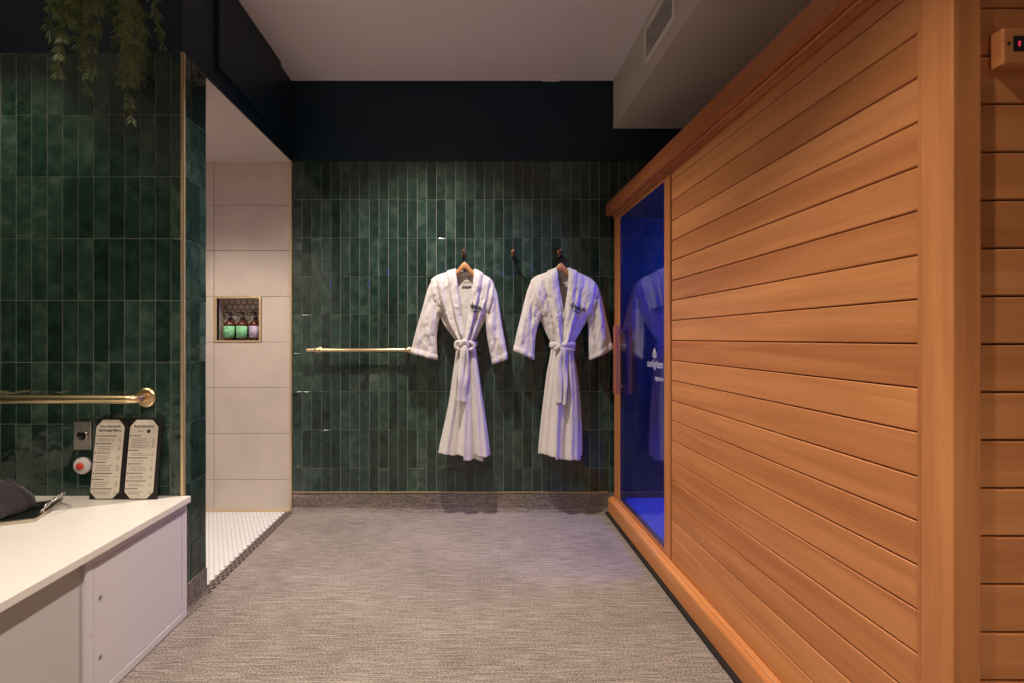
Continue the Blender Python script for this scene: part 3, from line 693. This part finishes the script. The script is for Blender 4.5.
# ------------------------------------------------------------------ robes
def fbm(x, y, z=0, o=4): return noise.fractal(Vector((x, y, z)), .9, 2.1, o)
def robe(spec, label):
    cx = WX(spec['cx']); hz = WZ(spec['hem'])
    root = thing('bathrobe', (cx, HY, hz), label, 'bathrobe')
    def L(p, y=0): return Vector((WX(p[0]) - cx, y, WZ(p[1]) - hz))
    seed = spec['seed']; D = .052
    # ---------- upper body
    def panel(side):
        s = spec[side]
        def fn(u, v, off=0.0):
            o = crv(s['outer'], v); i = crv(s['inner'], v); top = crv(s['top'], u); o0 = s['outer'][0]; i0 = s['inner'][0]
            bx_ = (o[0] + (i[0] - o[0]) * u, o[1] + (i[1] - o[1]) * u)
            l0 = (o0[0] + (i0[0] - o0[0]) * u, o0[1] + (i0[1] - o0[1]) * u); fade = (1 - v) ** 3
            p = (bx_[0] + (top[0] - l0[0]) * fade, bx_[1] + (top[1] - l0[1]) * fade)
            va = s.get('va', .5)
            edge = .040 * math.sin(PI * min(1, v / va)) ** .6 if v < va else .0
            B = sstep(0, .45, u)
            front = D * (1 - math.exp(-v / .07)) * (1 - .12 * v)
            d = edge * (1 - B) + front * B
            fa = (.0025 + .0105 * v ** 1.2) * sstep(0, .12, u) * (1 if v > .02 else 0)
            f = fa * (math.sin(u * spec['fk'] + seed + 2.2 * v) + .5 * math.sin(u * spec['fk'] * 2.1 + seed * 2 + v * 3))
            f += .009 * fbm(p[0] * .12 + seed, p[1] * .05, seed) * sstep(0, .1, v)
            f += .0030 * fbm(p[0] * .35 + seed, p[1] * .3, seed + 5)
            q = L(p); return (q.x, -(d + f) - off, q.z)
        return fn
    mb = MB(); PL = panel('left'); PR = panel('right')
    mb.grid(PL, 40, 60); mb.grid(lambda u, v: (PR(u, v)[0], PR(u, v)[1] - .003 * spec.get('rover', 1), PR(u, v)[2]), 40, 60)
    def back(u, v):
        a = crv(spec['left']['outer'], v); b = crv(spec['right']['outer'], v)
        if v < .25:
            pass
        x = a[0] + (b[0] - a[0]) * u; y = a[1] + (b[1] - a[1]) * u
        tl, tr_ = spec['left']['top'], spec['right']['top']
        nl = (tl[-1][0] - tl[0][0]) / (tr_[0][0] - tl[0][0]); 
        if u < nl: t = crv(tl, u / nl)[1]
        elif u > 1 - nl: t = crv(tr_, (1 - u) / nl)[1]
        else: t = tl[-1][1] + 2.0 * math.sin(PI * (u - nl) / (1 - 2 * nl))
        yb = spec['left']['outer'][0][1] * (1 - u) + spec['right']['outer'][0][1] * u
        y += (t - yb) * (1 - v) ** 3
        q = L((x, y)); d = .022 * math.sin(PI * u) ** .5 * sstep(0, .08, v)
        return (q.x, d + .003 * fbm(x * .1, y * .1, 3), q.z)
    mb.grid(back, 60, 40)
    # ---------- skirt
    SL, SRr = spec['sl'], spec['sr']
    def skirt(th, t, off=0):
        a = crv(SL, t); b = crv(SRr, t); c = cxp = (a[0] + b[0]) / 2; hw = (b[0] - a[0]) / 2; yy = a[1] + (b[1] - a[1]) * (.5 + .5 * math.cos(th))
        co, si = math.cos(th), math.sin(th)
        d = (.040 + .022 * t) if si > 0 else (.020 + .006 * t)
        A = (.004 + .0135 * t ** .8) * (1 if si > 0 else .3) * abs(si) ** .4
        ph = co * spec['sk']
        fo = A * (math.sin(ph + seed) + .45 * math.sin(ph * 2.3 + seed * 1.7 + t))
        fo += .006 * fbm(co * 2 + seed, t * 2.5, 9) * abs(si) ** .5 + .0028 * fbm(co * 9 + seed, t * 14, 4) * abs(si)
        y = -(abs(si) ** .7 * d + fo) if si > 0 else (abs(si) ** .7 * d - fo)
        q = L((c + hw * co * (1 + .01 * math.sin(9 * t)), yy + .6 * math.sin(ph * 1.3) * t)); return Vector((q.x, y - off, q.z))
    n = 140
    mb.loft([[tuple(skirt(2 * PI * k / n, j / 56)) for k in range(n)] for j in range(57)], 0, False)
    for (e0, e1, ext, off) in spec['flaps']:
        def fl(u, v, e0=e0, e1=e1, ext=ext, off=off):
            a = crv(e0, v); b = crv(e1, v); A = crv(SL, v); B = crv(SRr, v)
            x = a + (b - a) * u if not isinstance(a, tuple) else a[0] + (b[0] - a[0]) * u
            co = max(-.999, min(.999, (x - (A[0] + B[0]) / 2) / ((B[0] - A[0]) / 2))); q = skirt(math.acos(co), v, 0)
            rim = 1 - .0 * u
            g = off * sstep(0, .06, u) * sstep(0, .06, 1 - u) if spec.get('softflap') else off
            q2 = L((x, 0)); return (q2.x, q.y - g, q.z - ext * K * sstep(.6, 1, v))
        mb.grid(fl, 24, 50)
    mb.build('robe_body', M_ROBE, root, smooth=True, solid=.006)
    # ---------- shawl collar
    mb = MB()
    for sd, P in (('left', PL), ('right', PR)):
        def col(u, v, P=P, sd=sd):
            s = spec[sd]; o = crv(s['outer'], v); i = crv(s['inner'], v); wpx = abs(i[0] - o[0]); w0 = min(.62, spec['cw'] / max(wpx, 1))
            uu = 1 - w0 * (1 - u) + .0
            q = P(min(1, uu), v); b = sstep(0, .12, u) * 1.0; r = sstep(0, .15, 1 - u)
            ex = .007 * b * (.45 + .55 * r) + (.003 if sd == 'right' else 0) + .002
            return (q[0], q[1] - ex, q[2] + .006 * (1 - v) ** 10)
        mb.grid(col, 12, 60)
    # back of the neck
    a = L(spec['left']['inner'][0]); b = L(spec['right']['inner'][0])
    def nk(u, v):
        th = PI * u; x = a.x + (b.x - a.x) * (.5 - .5 * math.cos(th)); w2 = (b.x - a.x)
        xo = (u - .5) * .02 * 0
        return (x, .030 * math.sin(th) - .006 + .004 * v, a.z + (b.z - a.z) * u + .008 * math.sin(th) * 0 + .006 - .034 * v - .006 * math.sin(th))
    mb.grid(nk, 24, 6)
    mb.build('collar', M_ROBE, root, smooth=True, solid=.007)
    # woven labels inside the neck
    mx = (a.x + b.x) / 2 + spec['lab'][0] * K; mz = WZ(spec['lab'][1]) - hz
    MB().grid(lambda u, v: (mx + (u - .5) * .050, .010 + .002 * math.sin(u * 3), mz + (v - .5) * .010), 6, 2).grid(lambda u, v: (mx + (u - .5) * .058, .004, mz - .035 + (v - .5) * .016), 6, 2).build('neck_label', M_LABEL, root, solid=.001)
    # ---------- sleeves
    for sd in ('left', 'right'):
        s = spec[sd]; so, si_ = s['so'], s['si']; sgn = -1 if sd == 'left' else 1
        def ring(t, n=64, grow=1.0):
            o = Vector((*crv(so, t), 0)); i = Vector((*crv(si_, t), 0)); c = (o + i) / 2; h_ = (o - i) / 2 * grow; out = []
            for k in range(n):
                th = 2 * PI * k / n; co, sn = math.cos(th), math.sin(th)
                p = c + h_ * co; q = L((p.x, p.y))
                bf = (.036 + .010 * t) * grow if sn > 0 else (.016 + .006 * t) * grow
                fo = .006 * math.sin(co * 4.2 + seed + 3 * t + (1 if sgn > 0 else 0)) * abs(sn) * sstep(.05, .4, t)
                fo += .014 * fbm(co * 1.4 + seed, t * 3.0 + sgn * 3, 2.0) * abs(sn) + .005 * fbm(co * 4, t * 9 + seed, 7.0) * abs(sn)
                y = -(abs(sn) ** .75 * bf + fo) if sn > 0 else abs(sn) ** .75 * bf - fo * .3
                out.append((q.x, y, q.z))
            return out
        sl = MB().loft([ring(j / 48) for j in range(49)], 0, False)
        sl.loft([ring(t, grow=g) for t, g in ((.90, 1.0), (.905, 1.035), (.95, 1.045), (1.0, 1.045), (1.003, 1.0), (.97, .95))], 0, False)
        sl.build('sleeve', M_ROBE, root, smooth=True, solid=.005)
    # ---------- belt
    wl_, wr = spec['waist']; mb = MB(); n = 72
    A = L(wl_); B = L(wr); c = (A + B) / 2; hw = (B.x - A.x) / 2 + .004
    def bring(dz, g): 
        return [(c.x + (hw + g) * math.cos(2 * PI * k / n), -(.050 + g) * math.sin(2 * PI * k / n) * (1 if k < n / 2 else .6), c.z + (B.z - A.z) * .5 * math.cos(2 * PI * k / n) + dz + .0015 * math.sin(k * .7)) for k in range(n)]
    bh = spec['bh']
    mb.loft([bring(-bh, 0), bring(-bh * .95, .007), bring(-bh * .4, .0105), bring(0, .008), bring(bh * .45, .0105), bring(bh * .95, .007), bring(bh, 0)], 0, False)
    kn = L(spec['knot']); 
    for (pts, rad) in spec['loops']:
        P3 = [Vector((WX(x) - cx, -yy, WZ(z) - hz)) for x, yy, z in pts]
        P3 = [Vector(crv([tuple(q) for q in P3], k / 24)) for k in range(25)]
        rings = []
        for k, q in enumerate(P3):
            d = (P3[min(k + 1, 24)] - P3[max(k - 1, 0)]).normalized(); s1 = d.cross(Vector((0, 1, 0))); s1 = s1.normalized() if s1.length > .05 else Vector((1, 0, 0)); s2 = d.cross(s1).normalized()
            rings.append([tuple(q + s1 * math.cos(a) * rad * (1 + .06 * math.sin(k)) + s2 * math.sin(a) * rad * .42) for a in [2 * PI * j / 14 for j in range(14)]])
        mb.loft(rings)
    for (pts, wpx, tw) in spec['tails']:
        def tail(u, v, pts=pts, wpx=wpx, tw=tw):
            x, y, z = crv(pts, v); a = tw * math.sin(v * 4 + seed); wd = wpx * K * (u - .5)
            return (WX(x) - cx + wd * math.cos(a), -y - wd * math.sin(a) - .004 * math.cos((u - .5) * PI) - .003 * math.sin(v * 13), WZ(z) - hz)
        mb.grid(tail, 10, 40)
    mb.build('belt', M_ROBE, root, smooth=True, solid=.006)
    # ---------- embroidery, stroked on the chest
    mb = MB(); rr = random.Random(spec['seed'] * 10)
    u0, v0 = spec['emb']; su = spec['embw']
    def stroke(fu, fv, amp, n_, r_, wav):
        pts = []
        for k in range(n_ + 1):
            t = k / n_; uu = fu(t); vv = fv(t) + amp * math.sin(t * wav) * (.6 + .4 * math.sin(t * wav * .31)); uu += amp * .9 * math.cos(t * wav)
            q = P(uu, vv); pts.append((q[0], q[1] - .003, q[2]))
        mb.tube(pts, r_, 6)
    def P(u, v):
        q = PR(u, v); s = spec['right']; o = crv(s['outer'], v); i = crv(s['inner'], v); w0 = min(.62, spec['cw'] / max(abs(i[0] - o[0]), 1))
        return (q[0], q[1] - .0085 - .003 * spec.get('rover', 1) - .009 * sstep(-.06, .02, u - (1 - w0)), q[2])
    sg = spec['embdir']
    stroke(lambda t: u0 + sg * su * t, lambda t: v0 + spec['embs'] * t, .030, 120, .0026, 40)
    stroke(lambda t: u0 + sg * su * (.1 + .75 * t), lambda t: v0 + .012 + spec['embs'] * t, .020, 90, .0020, 50)
    stroke(lambda t: u0 + sg * su * (.3 + .35 * t), lambda t: v0 + .065 + spec['embs'] * t * .4, .015, 40, .0018, 26)
    mb.build('embroidery', M_INK, root)
    # ---------- hanger, a thing of its own
    hk = spec['hang']; hx = WX(hk[0]); hzz = WZ(hk[1])
    hg = thing('coat_hanger', (hx, HY, hzz), 'wooden coat hanger with a steel hook inside the %s' % spec['which'], 'hanger')
    rings = []
    for k in range(33):
        u = (k - 16) / 16; x = math.copysign(abs(u) ** 1.2, u) * .145; z = -.050 * (1 - math.exp(-(x / .042) ** 2)) - .30 * abs(x); hh = .040 * (1 - .4 * abs(u)); y = -.010 + .012 * u * u
        rings.append([(x, y - .0085, z), (x, y - .006, z + .002), (x, y + .006, z + .002), (x, y + .0085, z), (x, y + .0085, z - hh), (x, y + .006, z - hh - .002), (x, y - .006, z - hh - .002), (x, y - .0085, z - hh)])
    MB().loft(rings).build('hanger_body', M_HANG, hg, smooth=True)
    top = WZ(249.5) - hzz
    pts = [(0, -.008, -.004), (0, -.006, .020)] + [(.0, -.006, .026)] + [(.014 * math.sin(a), -.006 , .040 - .0 + .014 * -math.cos(a)) for a in [PI * 1.45 * k / 14 for k in range(15)]]
    MB().tube(pts, .0022, 8).build('hanger_hook', M_DARKMET, hg, smooth=True)

robe1 = dict(cx=464, hem=460, seed=1.3, fk=15, sk=8.5, cw=7, which='left robe',
    left=dict(outer=[(431.4, 279.8), (434.5, 298), (439.4, 314), (446.5, 328), (457.5, 342)], inner=[(455.4, 270), (458, 288), (460.5, 306), (464, 324), (467.5, 342)],
              top=[(431.4, 279.8), (437, 275.8), (446, 272.6), (455.4, 270)], va=.5,
              so=[(433.0, 278.6), (427.5, 291), (423, 308), (418, 325), (414, 340), (410.8, 353)], si=[(442, 312), (439.5, 318), (437.6, 328), (436.6, 338), (436.8, 349), (437, 359.5)]),
    right=dict(outer=[(493.8, 284.5), (491, 303), (485.6, 318), (480, 330), (474, 342)], inner=[(475.0, 270), (472.6, 288), (470, 306), (467, 324), (463.5, 342)],
              top=[(493.8, 284.5), (490, 278.6), (482, 274), (475.0, 270)], va=.5,
              so=[(492.0, 281.5), (496.5, 293), (499.5, 310), (502, 327), (505, 343), (507.4, 358.5)], si=[(483, 316), (485.8, 324), (487, 334), (488.6, 344), (490.4, 354), (492.6, 364)]),
    sl=[(457, 342), (456, 355), (453, 375), (448.5, 405), (443, 432), (438.7, 452)], sr=[(474.5, 342), (476.2, 355), (479, 375), (483.5, 405), (487, 432), (489.8, 455)],
    flaps=[([(462, 0), (463, 0), (463.5, 0), (464, 0)], [(471, 0), (476, 0), (480, 0), (483, 0)], 3.5, .003),
           ([(469, 0), (471, 0), (472.5, 0), (474, 0)], [(473.5, 0), (478, 0), (483, 0), (488.2, 0)], -0.5, .010)],
    waist=((456.6, 343.5), (475, 343.5)), bh=.013, knot=(464, 345),
    loops=[([(464, .062, 344), (460, .068, 341.5), (456.5, .066, 343), (456.5, .064, 347), (460, .066, 349.0), (463.5, .064, 347)], .009),
           ([(464, .064, 344), (468, .068, 342), (472.5, .066, 343.5), (473.5, .062, 347), (470, .064, 349.5), (465, .066, 347.5)], .009),
           ([(460.5, .060, 349.5), (461.5, .074, 345), (464, .079, 341.5), (466.5, .072, 345), (466.5, .062, 349.5)], .013)],
    tails=[([(463.6, .072, 345), (463.0, .080, 355), (461.5, .082, 370), (461.0, .088, 385), (459.4, .086, 399)], 5.6, .35),
           ([(465.4, .066, 346), (466.4, .072, 358), (466.2, .074, 374), (465.0, .080, 388), (464.2, .078, 400)], 5.0, .5)],
    emb=(.96, .48), embw=-.60, embs=-.05, embdir=1, lab=(1.0, 277), hang=(464.6, 262.5))
robe2 = dict(cx=561, hem=457.5, seed=4.1, fk=13, sk=7.5, cw=7, which='right robe', rover=3,
    left=dict(outer=[(530.7, 281), (534, 300), (539.8, 317), (545.5, 331), (552, 344)], inner=[(555.7, 269), (558, 288), (561.5, 306), (563, 324), (563, 344)],
              top=[(530.7, 281), (536, 276.5), (545.5, 273), (555.7, 269)], va=.52,
              so=[(532.3, 279.5), (527.5, 291), (523.6, 306), (519.5, 323), (516, 338), (513.7, 351)], si=[(542.5, 314), (540, 320), (537, 328), (535, 338), (534.2, 349), (533.6, 359.4)]),
    right=dict(outer=[(596.5, 285.5), (593.5, 303), (588, 318), (580.5, 331), (572.5, 344)], inner=[(567.8, 269), (566.4, 288), (563.8, 306), (561, 324), (559, 344)],
              top=[(596.5, 285.5), (591, 279.5), (580, 274), (567.8, 269)], va=.5,
              so=[(594.5, 282.5), (599, 291), (602.8, 305), (606, 320), (609.3, 335), (612, 348.5)], si=[(585, 316), (588, 322), (588.6, 332), (588.9, 342), (589.3, 351), (590, 359.6)]),
    sl=[(552, 344), (550.4, 357), (546.5, 377), (543, 405), (540.3, 432), (538.6, 453)], sr=[(572, 344), (573.6, 357), (577.5, 377), (580.2, 405), (581.3, 432), (581.3, 455)],
    flaps=[([(556, 0), (555.5, 0), (554, 0), (553.5, 0)], [(570.5, 0), (575, 0), (578, 0), (579.6, 0)], 3.0, .008)],
    waist=((551.8, 345), (573, 345)), bh=.016, knot=(562, 346),
    loops=[([(553.5, .050, 350), (557, .064, 347), (562, .070, 344.8), (568, .062, 344), (572.5, .046, 344)], .012),
           ([(552.8, .050, 344), (558, .064, 345), (563, .068, 348), (569, .058, 349.5), (572.8, .042, 349)], .010)],
    tails=[([(561.5, .066, 347), (559.5, .074, 358), (557, .080, 372), (556.5, .086, 388), (555.8, .082, 401)], 6.2, .4),
           ([(563.5, .064, 348), (563.5, .072, 358), (562.5, .076, 374), (561.5, .084, 390), (560.5, .080, 403)], 5.4, .7)],
    emb=(.86, .46), embw=-.62, embs=-.02, embdir=1, lab=(-.5, 279), hang=(560.5, 263.5))
robe(robe1, 'white belted bathrobe hanging in the middle of the tiled wall, sleeve over the towel bar')
robe(robe2, 'white belted bathrobe with dark chest embroidery hanging beside the sauna door')
